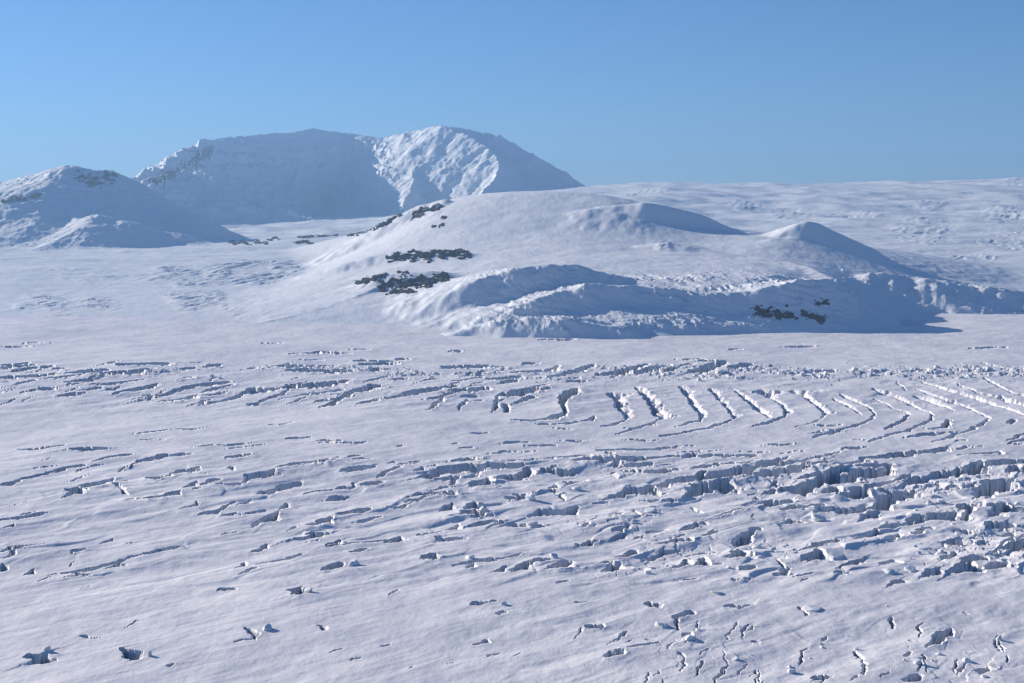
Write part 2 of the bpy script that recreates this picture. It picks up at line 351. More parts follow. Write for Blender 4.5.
wob = 1.0
XW = X + 5.0 * vnoise(X / 38, Y / 38, 3) + 3.0 * vnoise(X / 14, Y / 14, 4)
YW = Y + 9.0 * vnoise(X / 38, Y / 38, 5) + 6.0 * vnoise(X / 14, Y / 14, 6)
near_ = Y < 1900
XW[near_] += 2.2 * vnoise(X[near_] / 5.5, Y[near_] / 5.5, 11); YW[near_] += 3.0 * vnoise(X[near_] / 5.5, Y[near_] / 5.5, 12)
DEEP = np.zeros_like(X); LIP = np.zeros_like(X)
for ci, c in enumerate(crev):
    p = ground(c[:, 0], c[:, 1])
    d = p[:, 1]
    band = c[:, 1].mean() < 415 and c[:, 1].mean() > 364
    rib_ = c[:, 1].mean() < 440 and c[:, 1].min() < 412 and c[0, 0] > 540 and c[:, 1].mean() > 384
    tp = np.gradient(c[:, :2], axis=0); tp /= np.linalg.norm(tp, axis=1)[:, None] + 1e-9
    tw = np.gradient(p, axis=0); tw /= np.linalg.norm(tw, axis=1)[:, None] + 1e-9
    nx = -tp[:, 1] * d / F; ny = tp[:, 0] * d * d / (CAM_H * F) * -1.0
    wid = np.abs(tw[:, 0] * ny - tw[:, 1] * nx) * (np.maximum(c[:, 2], 3.8) if rib_ else c[:, 2])
    hw = np.maximum(0.46 * wid, 0.7)
    if len(hw) > 2: hw[0] *= 0.45; hw[-1] *= 0.55
    if rib_:
        hook = tp[:, 0] * tp[:, 1] < -0.03      # the lower limb that sweeps back: a thin dark slit
        hw = hw * np.where(hook, 0.34, 1.15)
    lf = np.full(len(hw), 2.6 if ci in pits else 1.6)
    if rib_ and len(c) > 2: lf = np.where(hook, 1.15, 4.6 if np.abs(p[:, 1].max() - p[:, 1].min()) > 40 else 2.6)
    mx = float(hw.max()); reach = mx * 5 + 30
    j0, j1 = np.searchsorted(G.y, [p[:, 1].min() - reach, p[:, 1].max() + reach])
    if j1 - j0 < 2: continue
    yl, yh = max(G.y[j0], 1), G.y[min(j1, len(G.y) - 1)]
    us = [(p[:, 0].min() - reach) / yl, (p[:, 0].min() - reach) / yh, (p[:, 0].max() + reach) / yl, (p[:, 0].max() + reach) / yh]
    i0, i1 = np.searchsorted(G.u, [min(us), max(us)])
    if i1 - i0 < 2: continue
    sl = (slice(j0, j1), slice(i0, i1))
    x, y = XW[sl], YW[sl]
    best = np.full(x.shape, 1e9); side = np.zeros(x.shape); H = np.ones(x.shape); LF = np.ones(x.shape)
    for k in range(len(p) - 1):
        a, b = p[k], p[k + 1]; ab = b - a; L2 = ab @ ab + 1e-9
        t = np.clip(((x - a[0]) * ab[0] + (y - a[1]) * ab[1]) / L2, 0, 1)
        ex = x - a[0] - t * ab[0]; ey = y - a[1] - t * ab[1]
        dd = np.hypot(ex, ey); n = dd < best
        best = np.where(n, dd, best); H = np.where(n, hw[k] + (hw[k + 1] - hw[k]) * t, H)
        LF = np.where(n, lf[k] + (lf[k + 1] - lf[k]) * t, LF)
        side = np.where(n, ex * -SUN_AZ[0] + ey * -SUN_AZ[1], side)
    H = (1.15 if rib_ or band else 1.0) * H * np.clip(0.85 + (0.4 if rib_ or band else 0.8) * vnoise(x / 34 + 7.7 * ci, y / 34, 14) + 0.7 * vnoise(x / 11, y / 11, 15), 0.22, 1.5)
    lit = side > 0                          # the wall that looks at the sun leans back
    hh = np.where(lit, H * LF, H)
    q = best / hh
    dep = np.clip(2.2 * 2 * H, 7.0, 44.0)
    wall = np.where(lit, 0.85, 0.22)
    prof = np.clip((1 - q) / wall, 0, 1)
    DEEP[sl] = np.maximum(DEEP[sl], dep * prof)
    r = np.random.default_rng(ci)
    l1, l2 = r.uniform(-0.02, 0.16), r.uniform(-0.02, 0.16)
    lift = np.where(lit, l1, l2) * min(2 * mx, 22)
    LIP[sl] += lift * np.exp(-np.maximum(best - hh, 0) / (1.0 * mx + 5)) * sstep(reach, reach * 0.6, best)

# swells, wind ridges
def mask(px, py, x0, x1, y0, y1, fx=60, fy=8):
    return sstep(x0 - fx, x0 + fx, px) * sstep(x1 + fx, x1 - fx, px) * sstep(y0 - fy, y0 + fy, py) * sstep(y1 + fy, y1 - fy, py)
ca, sa = math.cos(0.75), math.sin(0.75)
A = X * ca + Y * sa; B = -X * sa + Y * ca     # along / across the wind
rough_zone = 0.30 + (0.42 + 0.33 * sstep(350, 700, PX)) * mask(PX, PY, -400, 1500, 456, 590, 60, 14) + 0.35 * mask(PX, PY, 500, 1500, 600, 760, 120, 14) + 0.3 * mask(PX, PY, -400, 1500, 366, 412, 60, 6)
Z = 4.6 * rough_zone * fbm(A / 170, B / 75, 21, 3) + 0.9 * rough_zone * fbm(A / 44, B / 22, 31, 3)
Z += 9.0 * vnoise(X / 520, Y / 620, 41) * sstep(700, 1100, Y)
Z += 0.22 * ridged(A / 60, B / 16, 51, 2)
# rubble of broken blocks
rub = (mask(PX, PY, 420, 1400, 367, 379, 60, 4) * 1.0 + mask(PX, PY, 880, 1400, 475, 560, 40, 14) * 0.9
       + mask(PX, PY, 560, 900, 470, 575, 60, 14) * 0.25 + mask(PX, PY, 620, 1400, 615, 760, 60, 12) * 0.06 + mask(PX, PY, -400, 460, 366, 376, 60, 4) * .6)
rub *= sstep(0.12, 0.42, vnoise(X / 85, Y / 110, 61) + 0.12 + 0.25 * mask(PX, PY, 640, 1400, 368, 377, 60, 3))
slab = mask(PX, PY, -300, 1500, 462, 585, 80, 14) * (0.4 + 0.6 * sstep(300, 620, PX)) + 0.22 * mask(PX, PY, 480, 1500, 605, 760, 100, 12) + 0.45 * mask(PX, PY, -300, 1500, 372, 408, 80, 6)
sub = slab > 0.01
xs_, ys_ = X[sub], Y[sub]; as_, bs_ = A[sub], B[sub]
w1, w2 = 0.45 * vnoise(xs_ / 70, ys_ / 70, 18), 0.45 * vnoise(xs_ / 70, ys_ / 70, 19)
v, ox, oy, edge = cells(as_ / 92 + w1, bs_ / 44 + w2, 81)
t1 = (v * 7.3) % 1 - 0.5; t2 = (v * 13.7) % 1 - 0.5
Z[sub] += slab[sub] * (6.5 * t1 * ox + 5.5 * t2 * oy + 1.3 * (v - 0.5)) * np.minimum(1, edge * 9)
sub = rub > 0.01
xs_, ys_ = X[sub], Y[sub]
wx, wy = 0.5 * vnoise(xs_ / 20, ys_ / 20, 8), 0.5 * vnoise(xs_ / 20, ys_ / 20, 9)
v, ox, oy, edge = cells(xs_ / 17 + wx, ys_ / 21 + wy, 71)
Z[sub] += rub[sub] * ((v - 0.45) * 5.0 + (ox - 0.5 * oy) * 6 * (v - 0.3) - 2.0 * (edge < 0.09))
Z += LIP
floor_noise = 1 + 0.45 * vnoise(X / 12, Y / 14, 91) + 0.3 * vnoise(X / 5, Y / 6, 92)
Z -= DEEP * floor_noise
rubble_z = Z
# the ice dives below the hills at its far rim
G.Z = Z

# ------------------------------------------------------------------ rising snow behind (base of hills)
def rbf(ctrl, Xq, Yq, smooth=0.0, scale=2500.0):
    P = np.array(ctrl); p = P[:, :2] / scale; z = P[:, 2]
    n = len(p)
    def phi(r): return np.sqrt(r * r + 0.02)
    K = -phi(np.linalg.norm(p[:, None] - p[None], axis=2)) + smooth * np.eye(n)
    T = np.c_[np.ones(n), p]
    Mx = np.block([[K, T], [T.T, np.zeros((3, 3))]])
    w = np.linalg.solve(Mx, np.r_[z, 0, 0, 0])
    xs, ys_ = Xq / scale, Yq / scale
    out = w[n] + w[n + 1] * xs + w[n + 2] * ys_
    for k in range(n): out = out - w[k] * phi(np.hypot(xs - p[k, 0], ys_ - p[k, 1]))
    return out

def ctl(*pts):                             # (px, py, distance)
    return [tuple(at(a, b, c)) for a, b, c in pts]

def ridge(S, Zin, pts, front, back, k=8, reach=None, jag=0.0, seed=0, side_rough=0.0):
    """a crest line with its own slope on either side (front = right of the line's direction), merged by maximum"""
    P = np.array([at(*p) for p in pts])
    far = reach or (3200 if P[:, 1].max() > 7000 else 1300)
    j0, j1 = np.searchsorted(S.y, [P[:, 1].min() - far, P[:, 1].max() + far])
    Sx = S.X[j0:j1]; cols = np.nonzero(((Sx > P[:, 0].min() - far) & (Sx < P[:, 0].max() + far)).any(0))[0]
    win = (slice(j0, j1), slice(cols[0], cols[-1] + 1))
    out = Zin.copy(); full = S; S = type('W', (), {'X': full.X[win], 'Y': full.Y[win]})(); Zin = Zin[win]
    best = np.full(S.X.shape, -1e9)
    jx = jag * fbm(S.X / (jag * 5 + 1), S.Y / (jag * 5 + 1), seed, 3) if jag else 0
    jy = jag * fbm(S.X / (jag * 5 + 1), S.Y / (jag * 5 + 1), seed + 50, 3) if jag else 0
    x, y = S.X + jx, S.Y + jy
    tf, tb = math.tan(math.radians(front)), math.tan(math.radians(back))
    dbest = np.full(S.X.shape, 1e9); zc = np.zeros(S.X.shape); sd = np.zeros(S.X.shape)
    for i in range(len(P) - 1):
        a, b = P[i], P[i + 1]; ab = b[:2] - a[:2]; L2 = ab @ ab + 1e-9
        t = np.clip(((x - a[0]) * ab[0] + (y - a[1]) * ab[1]) / L2, 0, 1)
        ex = x - a[0] - t * ab[0]; ey = y - a[1] - t * ab[1]
        dd = np.hypot(ex, ey); cr = ab[0] * ey - ab[1] * ex
        cs = cr / (math.sqrt(L2) * dd + 1e-6)             # +1 behind, -1 in front, between round the ends
        zz = a[2] + (b[2] - a[2]) * t - (0.5 * tf * (1 - cs) + 0.5 * tb * (1 + cs)) * dd
        best = np.maximum(best, zz)
    if side_rough:
        sc_ = max(side_rough * 14, 55.0)
        best = best + side_rough * ridged(S.X / sc_ + S.Y / (3 * sc_), S.Y / (0.7 * sc_), seed + 7, 4)
    out[win] = np.where(best > Zin - 4 * k, smax(Zin, best, k), Zin)
    return out

far_rows = np.concatenate([np.linspace(3300, 8000, int(430 * Q), endpoint=False), np.linspace(8000, 15500, int(330 * Q), endpoint=False), np.linspace(15500, 24000, int(30 * Q) + 2)])
S = Sheet(-WSPAN, WSPAN, int(1250 * Q), far_rows)
base = ctl((-200, 322, 4050), (0, 320, 4100), (150, 321, 4080), (300, 324, 4000), (450, 333, 3800), (600, 336, 3600), (750, 332, 3700), (860, 322, 4000),
           (940, 309, 4600), (1024, 311, 4550), (1150, 312, 4550), (1300, 312, 4500),
           (-200, 300, 4650), (0, 301, 4650), (150, 300, 4650), (280, 300, 4600), (380, 303, 4400), (520, 314, 4050),
           (-200, 272, 5600), (0, 272, 5600), (150, 270, 5650), (280, 268, 5700), (700, 285, 4800), (850, 284, 5000), (960, 285, 5300), (1060, 287, 5200), (1250, 287, 5200),
           (-250, 247, 7200), (0, 247, 7200), (120, 249, 7200), (230, 244, 7300), (360, 240, 7400), (850, 255, 6400), (960, 258, 6500), (1060, 256, 6500), (1250, 256, 6600),
           (-250, 236, 9000), (230, 236, 9000), (330, 231, 9500), (620, 235, 8200), (900, 226, 8600), (1030, 224, 8600), (1250, 222, 8600),
           (-300, 226, 12000), (240, 222, 12000), (380, 219, 12500), (520, 205, 11000), (620, 199, 10800), (760, 203, 10500), (900, 203, 10500), (1040, 200, 10500), (1280, 198, 10500),
           (240, 216, 13800), (380, 216, 13800), (520, 193, 13000), (600, 185.5, 13200), (700, 185.5, 13200), (800, 185, 13400), (900, 182, 13500), (1030, 178.5, 13600), (1280, 176, 13600))
base += [(x, y, z) for x, y, z in ((-9000, 18000, 150), (-3000, 18000, 200), (0, 16500, 300), (3000, 16500, 350), (6000, 16500, 350), (9000, 19000, 100), (0, 23000, -100), (-9000, 23500, -150), (9000, 23500, -150), (-4000, 3300, -90), (-1500, 3250, -95), (0, 3200, -110), (1200, 3300, -95), (2500, 3600, -80))]
BASE = rbf(base, S.X, S.Y, 0.002)
Zs = BASE + 21 * sstep(4300, 7000, S.Y) * fbm(S.X / 900, S.Y / 420, 101, 4) + 44 * sstep(7000, 9500, S.Y) * fbm(S.X / 650 + S.Y / 1500, S.Y / 850, 105, 3)
Zs += 2.4 * fbm(S.X / 130 + S.Y / 500, S.Y / 90, 111, 4) * sstep(3600, 4600, S.Y)
sx, sy = project(S.X, S.Y, BASE)
def blob(px, py, cx, cy, rx, ry, far0=0, far1=1e9, D=None):
    e = ((px - cx) / rx) ** 2 + ((py - cy) / ry) ** 2
    m = sstep(1.0, 0.25, e)
    return m * ((D > far0) & (D < far1)) if D is not None else m
# broken ice bulges on the open slopes
for cx, cy, rx, ry, d0, d1, h in ((65, 307, 40, 12, 4000, 5300, 20), (190, 276, 38, 10, 4600, 7200, 20), (262, 272, 40, 12, 4600, 7500, 26), (195, 300, 26, 11, 4000, 5600, 22),
                                  (262, 307, 36, 11, 4000, 5300, 14), (85, 274, 30, 6, 4800, 7000, 10), (330, 306, 40, 9, 4000, 5300, 12),
                                  (920, 232, 26, 11, 6500, 10500, 40), (1010, 214, 22, 8, 7500, 12500, 40), (1015, 240, 36, 9, 6000, 9000, 30), (745, 204, 14, 4, 9000, 13000, 40),
                                  (970, 262, 24, 5, 5400, 7500, 22), (930, 203, 14, 5, 9000, 13000, 40), (855, 215, 22, 4, 8500, 12500, 30), (650, 195, 24, 4, 9500, 13500, 30), (1015, 182, 10, 4, 12000, 14000, 30),
                                  (790, 213, 24, 5, 8500, 12000, 30), (860, 190, 40, 3, 12000, 13800, 22)):
    m = blob(sx, sy, cx, cy, rx * 1.7, ry * 1.6, d0, d1, S.Y)
    i = m > 0.003
    if not i.any(): continue
    sc = h / 20; x, y = S.X[i], S.Y[i]
    mm = m[i] * sstep(-0.2, 0.5, vnoise(x / (110 * sc) + y / (300 * sc), y / (260 * sc), 119) + 0.4 * vnoise(x / 40, y / 90, 118) + m[i] * 0.9 - 0.55)
    p, q = x * 0.87 - y * 0.5 + 14 * vnoise(x / 60, y / 60, 5), x * 0.5 + y * 0.87
    vv, oxx, oyy, ed = cells(p / (22 * sc), q / (75 * sc), 121)
    if d0 > 5900: mm = 0.5 * mm
    Zs[i] += mm * (h * 0.15 * (vv - 0.5) + h * 0.2 * (ridged(p / (34 * sc), q / (150 * sc), 131, 4) - 0.4))
Zs = ridge(S, Zs, [(872, 275, 4520), (888, 275, 4510), (905, 278, 4540), (930, 281, 4470), (960, 285, 4530), (990, 289, 4450), (1024, 293, 4500), (1100, 300, 4480), (1200, 304, 4480)], 36, 8, 8, jag=14, seed=6, side_rough=6)   # right scarp
S.Z = Zs

# ------------------------------------------------------------------ the snow dome and its shaded scarps
D = Sheet(-0.26, 0.44, int(1300 * Q), np.concatenate([np.linspace(3250, 4700, int(430 * Q), endpoint=False), np.linspace(4700, 6000, int(220 * Q), endpoint=False), np.linspace(6000, 8200, int(120 * Q))]))
dome = ctl((330, 240, 6900), (385, 226, 6300), (415, 210, 6000), (440, 201, 5900), (470, 195, 5850), (515, 192, 5800), (570, 191.5, 5700), (620, 196, 5550), (665, 207, 5450), (720, 236, 5500), (790, 256, 5500),
           (350, 255, 5900), (430, 228, 5450), (500, 224, 5350), (580, 224, 5250), (650, 229, 5150), (730, 250, 4950),
           (320, 275, 5100), (400, 258, 4980), (470, 254, 4850), (540, 252, 4750), (620, 252, 4700), (700, 256, 4650), (780, 258, 4700), (760, 247, 4820), (775, 236, 4970), (800, 236, 4970), (845, 252, 5030), (830, 250, 5010), (868, 260, 5060), (850, 262, 4850), (870, 262, 4950),
           (290, 297, 4450), (360, 292, 4400), (440, 284, 4300), (520, 276, 4250), (600, 272, 4250), (680, 277, 4150), (760, 278, 4150), (830, 276, 4200), (846, 300, 3950), (872, 322, 4000), (915, 336, 4100),
           (250, 322, 4000), (350, 322, 3950), (430, 320, 3880), (520, 322, 3720), (600, 328, 3560), (680, 322, 3640), (740, 326, 3640), (830, 328, 3640), (880, 331, 3660))
dome += [(float(at(a, 215, c)[0]), c, z) for a, c, z in ((250, 3500, -130), (400, 3400, -150), (520, 3300, -150), (620, 3150, -150), (720, 3250, -140), (830, 3250, -150), (930, 3400, -150), (980, 3900, -90), (980, 4400, -40), (960, 4900, -60), (160, 4000, -60), (170, 5000, -10), (200, 6000, 20), (240, 7000, 60),
        (320, 7800, 60), (430, 6900, 250), (560, 6600, 280), (450, 6250, 330), (520, 6250, 340), (600, 6100, 320), (650, 5900, 300), (700, 5800, 230), (700, 6500, 180), (850, 6300, 40), (430, 8000, 40), (600, 8000, 60), (800, 7800, 30), (960, 6500, -60), (960, 5600, -40), (960, 8000, -100))]
DB = rbf(dome, D.X, D.Y, 0.01)
Zd = DB + 5.0 * fbm(D.X / 260 + D.Y / 700, D.Y / 170, 201, 4) + 1.5 * fbm(D.X / 60 + D.Y / 120, D.Y / 40, 205, 3)
R = lambda *a, **k: ridge(D, Zd, *a, **k)
Zd = R([(600, 206, 5360), (622, 204, 5330), (645, 202, 5300), (665, 205.5, 5290), (700, 214, 5290), (740, 231, 5310), (768, 249, 5340)], 46, 14, 6, jag=7, seed=1, side_rough=3)           # upper right facet
Zd = R([(770, 242, 5060), (782, 239, 5060), (796, 242, 5090), (808, 249, 5110)], 38, 10, 8, jag=8, seed=12, side_rough=2.5)
Zd = R([(770, 238, 4960), (790, 237, 4985), (810, 241, 5000), (830, 250.5, 5030), (860, 259, 5080), (888, 265.5, 5150)], 15, 28, 10, reach=430, jag=6, seed=16)
Zd = R([(785, 231, 5040), (798, 223, 5055), (808, 220.5, 5060), (818, 222.5, 5080), (840, 233, 5130), (872, 247, 5190), (902, 265, 5250)], 46, 14, 6, jag=4, seed=2, side_rough=2)       # shaded fin
Zd = R([(412, 302, 3990), (432, 298, 3960), (455, 291, 3945), (480, 281, 3950), (515, 271, 3970), (545, 267, 3990), (575, 267, 4010), (610, 278, 4000)], 44, 5, 6, jag=16, seed=3, side_rough=4)
Zd = R([(536, 303, 3740), (562, 293, 3780), (590, 286, 3790), (640, 289, 3790), (700, 297, 3760), (760, 292, 3760), (800, 284, 3800), (825, 281, 3830)], 44, 5, 6, jag=14, seed=4, side_rough=4)
Zd = R([(800, 284, 3800), (825, 281, 3830), (838, 291, 3825), (849, 304, 3800), (859, 316, 3760), (868, 328, 3710)], 44, 34, 6, jag=9, seed=4, side_rough=3)
Zd = R([(452, 333, 3560), (475, 327, 3560), (497, 322, 3540), (525, 320, 3520), (560, 320.5, 3490), (610, 327.5, 3470), (638, 337, 3440)], 41, 4, 5, jag=12, seed=5, side_rough=1)  # low swell
Zd = R([(375, 287, 4330), (345, 302, 4180), (310, 313, 4080), (262, 323, 3980)], 6, 24, 5, jag=10, seed=7, side_rough=2) if False else Zd
Zd = R([(262, 323, 3990), (310, 313, 4090), (345, 302, 4200), (376, 288, 4330)], 26, 6, 5, jag=12, seed=7, side_rough=2)
Zd = R([(350, 262, 5000), (385, 252, 4990), (430, 249, 4900), (470, 254, 4800)], 33, 6, 6, jag=8, seed=8, side_rough=2)
Zd = R([(352, 287, 4420), (385, 275, 4400), (430, 271, 4360), (455, 279, 4280)], 33, 6, 6, jag=8, seed=9, side_rough=2)
Zd = R([(365, 234, 6200), (395, 219, 6000), (420, 206, 5850), (445, 199, 5800)], 30, 20, 8, jag=14, seed=10, side_rough=5)
Zd = R([(560, 215, 5350), (590, 209, 5330), (615, 213, 5280)], 24, 5, 6, jag=12, seed=11, side_rough=3)
Zd = R([(640, 246, 4850), (668, 243, 4820), (700, 250, 4760), (730, 257, 4680)], 26, 5, 6, jag=12, seed=13, side_rough=3)
Zd = R([(790, 262, 4500), (810, 268, 4380), (835, 280, 4200)], 6, 34, 6, jag=12, seed=14, side_rough=3)
n2_ = max(1, int(2 * Q))
Zd = soften(soften(Zd, n2_), n2_)
dx_, dy_ = project(D.X, D.Y, Zd)
# crevassed, wind worked skirt of the dome
skirt = sstep(4350, 4000, D.Y) * sstep(440, 520, dx_) * sstep(930, 880, dx_) * sstep(258, 272, dy_) * sstep(2, 14, Zd)
skirt = skirt * (0.35 + 0.65 * sstep(-0.25, 0.3, vnoise(D.X / 170, D.Y / 130, 251)))
i = skirt > 0.01
x, y = D.X[i] + 10 * vnoise(D.X[i] / 45, D.Y[i] / 45, 255), D.Y[i] + 10 * vnoise(D.X[i] / 45, D.Y[i] / 45, 256)
u_ = Zd[i] + 0.16 * x                       # ledges that dip to the right across the faces
Zd[i] += skirt[i] * (5.2 * ridged(x / 95, u_ / 16, 257, 4) + 3.0 * ridged(x / 26 + u_ / 30, y / 30, 258, 3) - 1.5)
# icefall blocks, broken faces
for cx, cy, rx, ry, d0, d1, h in ((848, 286, 40, 12, 3650, 4350, 14), (560, 290, 60, 26, 3700, 4200, 4), (680, 305, 90, 22, 3600, 4000, 4), (660, 244, 14, 6, 4600, 5000, 10),
                                  (730, 232, 26, 12, 5100, 5450, 7), (425, 212, 20, 8, 5600, 6000, 8)):
    m = blob(dx_, dy_, cx, cy, rx, ry, d0, d1, D.Y)
    i = m > 0.003
    if not i.any(): continue
    x, y = D.X[i], D.Y[i]
    mm = m[i] * sstep(-0.4, 0.35, vnoise(x / 110, y / 90, 219))
    vv, oxx, oyy, ed = cells(x / 19 + 0.7 * vnoise(x / 30, y / 30, 5), y / 24 + 0.7 * vnoise(x / 30, y / 30, 6), 221)
    Zd[i] += mm * (h * 0.32 * (vv - 0.5) + h * 0.2 * ridged(x / 70 + y / 150, y / 40 - x / 300, 231, 4))
def settle(sheet, k):
    "fillet a hill into the snowfield and dive under it beyond the contact"
    b = S.height(sheet.X, sheet.Y)
    sheet.Z = np.where(b < -400, sheet.Z, np.where(sheet.Z > b - k, smax(sheet.Z, b, k), b - 0.6 * (b - k - sheet.Z)))
D.Z = Zd
settle(D, 16.0)

# ------------------------------------------------------------------ left mountain
L = Sheet(-0.56, -0.16, int(620 * Q), np.linspace(6300, 11800, int(560 * Q)))
Zl = np.full(L.X.shape, -100.0)
R = lambda *a, **k: ridge(L, Zl, *a, **k)
Zl = R([(-180, 216, 10900), (-60, 203, 9900), (0, 190, 9200), (30, 178, 8850), (58, 169.5, 8600), (76, 167, 8500), (97, 170, 8560), (112, 171, 8600), (130, 183, 8560), (152, 204, 8420), (178, 224, 8250), (205, 246, 8000)], 33, 26, 25, jag=14, seed=21, side_rough=6)
Zl = R([(70, 168, 8500), (52, 182, 8250), (38, 198, 8000), (40, 222, 7600)], 13, 24, 30, jag=24, seed=22, side_rough=3)
Zl = R([(100, 236, 7550), (116, 227, 7600), (127, 223, 7620), (150, 228, 7680), (172, 233, 7680), (195, 246, 7560)], 24, 14, 12, jag=20, seed=23, side_rough=5)
Zl = R([(-25, 208, 7900), (5, 200, 7950), (45, 195, 8000)], 38, 8, 12, jag=15, seed=24, side_rough=5)
Zl = R([(50, 246, 7100), (85, 228, 7400), (100, 215, 7700)], 20, 20, 25, jag=25, seed=25, side_rough=6)
Zl += 10 * fbm(L.X / 200, L.Y / 200, 301, 5) + 7 * ridged(L.X / 120, L.Y / 150, 305, 4)
n_ = max(2, int(7 * Q))
Zl = 0.2 * Zl + 0.8 * soften(soften(Zl, n_), n_) + 5 * ridged(L.X / 90, L.Y / 130, 315, 4)
L.Z = Zl + 7 * (vnoise(Zl / 26 + vnoise(L.X / 300, L.Y / 300, 331), L.X / 260, 332)) * sstep(150, 260, Zl) + 4 * ridged(L.X / 60, L.Y / 90, 333, 3) * sstep(330, 480, Zl)
settle(L, 20.0)

# ------------------------------------------------------------------ massif
Mn = Sheet(-0.42, 0.16, int(950 * Q), np.concatenate([np.linspace(10400, 13000, int(150 * Q), endpoint=False), np.linspace(13000, 17500, int(430 * Q))]))
Zm = np.full(Mn.X.shape, -100.0)
R = lambda *a, **k: ridge(Mn, Zm, *a, **k)
Zm = R([(120, 196, 11800), (140, 184, 12300), (162, 172, 12900), (190, 156, 13600), (214, 142, 14200), (230, 139, 14600), (262, 136, 15100), (292, 134, 15500), (312, 130.5, 15700), (345, 135, 15900), (385, 139, 15800)], 44, 30, 30, jag=45, seed=31, side_rough=10)
Zm = R([(345, 135, 15900), (385, 139, 15700), (410, 133, 15300), (440, 127.5, 14900), (470, 131, 14800), (500, 138, 14700), (530, 155, 14500), (556, 171, 14300), (578, 189, 14000)], 40, 30, 30, jag=45, seed=32, side_rough=10)
Zm = R([(440, 127.5, 14900), (470, 138, 14550), (492, 152, 14200), (500, 170, 13850), (492, 186, 13500), (470, 205, 13000)], 40, 40, 40, jag=36, seed=33, side_rough=9)
Zm = R([(405, 136, 15300), (412, 150, 14900), (415, 170, 14400), (410, 190, 13900), (402, 210, 13400)], 40, 40, 60, jag=36, seed=34, side_rough=9)
Zm = R([(130, 195, 11500), (150, 189, 11650), (172, 184, 11800), (197, 178, 12000), (222, 194, 11800), (246, 217, 11500)], 30, 22, 20, jag=35, seed=35, side_rough=8)
Zm += 16 * fbm(Mn.X / 420, Mn.Y / 420, 401, 5) + 8 * ridged(Mn.X / 260, Mn.Y / 260, 405, 4)
def ledges(sheet, z, amp, seed):
    u_ = z / 42 + 1.3 * vnoise(sheet.X / 700, sheet.Y / 900, seed) + sheet.X / 2600
    return z + amp * (vnoise(u_, sheet.X / 620, seed + 1) + 0.6 * vnoise(u_ * 2.3, sheet.X / 260, seed + 2)) + 0.9 * amp * ridged(sheet.X / 210 + z / 260, sheet.Y / 330, seed + 3, 4)
Zl0 = Zm; Zm = Zm + (ledges(Mn, Zm, 52, 411) - Zm) * (0.14 + 0.86 * sstep(400, 370, project(Mn.X, Mn.Y, Zm)[0])) * sstep(136, 152, project(Mn.X, Mn.Y, Zm)[1])
mx_, my_ = project(Mn.X, Mn.Y, Zm)
for (ax, ay), (bx, by), wd, hgt in (((299, 170), (291, 198), 7, 45), ((225, 168), (232, 190), 6, 30), ((345, 160), (340, 190), 6, 26)):
    t = np.clip(((mx_ - ax) * (bx - ax) + (my_ - ay) * (by - ay)) / ((bx - ax) ** 2 + (by - ay) ** 2), 0, 1)
    dd = np.hypot(mx_ - ax - t * (bx - ax), my_ - ay - t * (by - ay)) / (wd * (0.35 + 0.65 * t))
    Zm = Zm + hgt * np.clip(1 - dd, 0, 1) * (Mn.Y > 13000) * (1 + 0.5 * vnoise(Mn.X / 60, Mn.Y / 90, 417))
Mn.Z = Zm

# ------------------------------------------------------------------ terrain objects
def sunk(sheet, others):
    z = np.full(sheet.X.shape, -1e9)
    for o in others: z = np.maximum(z, o.height(sheet.X, sheet.Y))
    return sheet.Z > z - 60
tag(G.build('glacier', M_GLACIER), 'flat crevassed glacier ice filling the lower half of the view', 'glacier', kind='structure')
tag(S.build('snowfield', M_FIELD), 'smooth snowfield rising behind the glacier to the far plateau skyline', 'snowfield', kind='structure')
tag(D.build('snow_hill', M_FIELD, sunk(D, [G, S])), 'broad snow dome with blue shaded scarps above the glacier', 'hill', kind='structure')
tag(L.build('mountain', M_MOUNT, L.Z > -40), 'rounded shaded snow mountain standing left of the massif', 'mountain', kind='structure')
tag(Mn.build('mountain', M_MOUNT, Mn.Z > -40), 'tall snow massif with a wide blue shaded wall', 'mountain', kind='structure')
a = np.linspace(0, 2 * np.pi, 97)[:-1]
co = np.array([[0, 0, -170]] + [[r * math.cos(t), r * math.sin(t), -170 - (r > 30000) * 60] for r in (400, 26000) for t in a])
n = 96
quads = np.array([[1 + i, 1 + n + i, 1 + n + (i + 1) % n, 1 + (i + 1) % n] for i in range(n)] )
og = mesh_object('ground', co[1:], quads - 1, M_FIELD)
tag(og, 'low snow plain spreading out beneath and beyond the glacier', 'ground', kind='structure')

SHEETS = [G, S, D, L, Mn]
def terrain(x, y):
    z = np.full(np.shape(x), -500.0)
    for s in SHEETS: z = np.maximum(z, s.height(np.asarray(x, float), np.asarray(y, float)))
    return z

def pick(px, py, y0=720, y1=17000):
    """where the sight line through a picture point meets the ground"""
    rx, rz = ray(px, py)
    yy = y0 * (y1 / y0) ** np.linspace(0, 1, 6000)
    d = CAM_H + rz * yy - terrain(rx * yy, yy)
    k = int(np.argmax(d < 0)) if (d < 0).any() else len(yy) - 1
    return float(rx * yy[k]), float(yy[k])

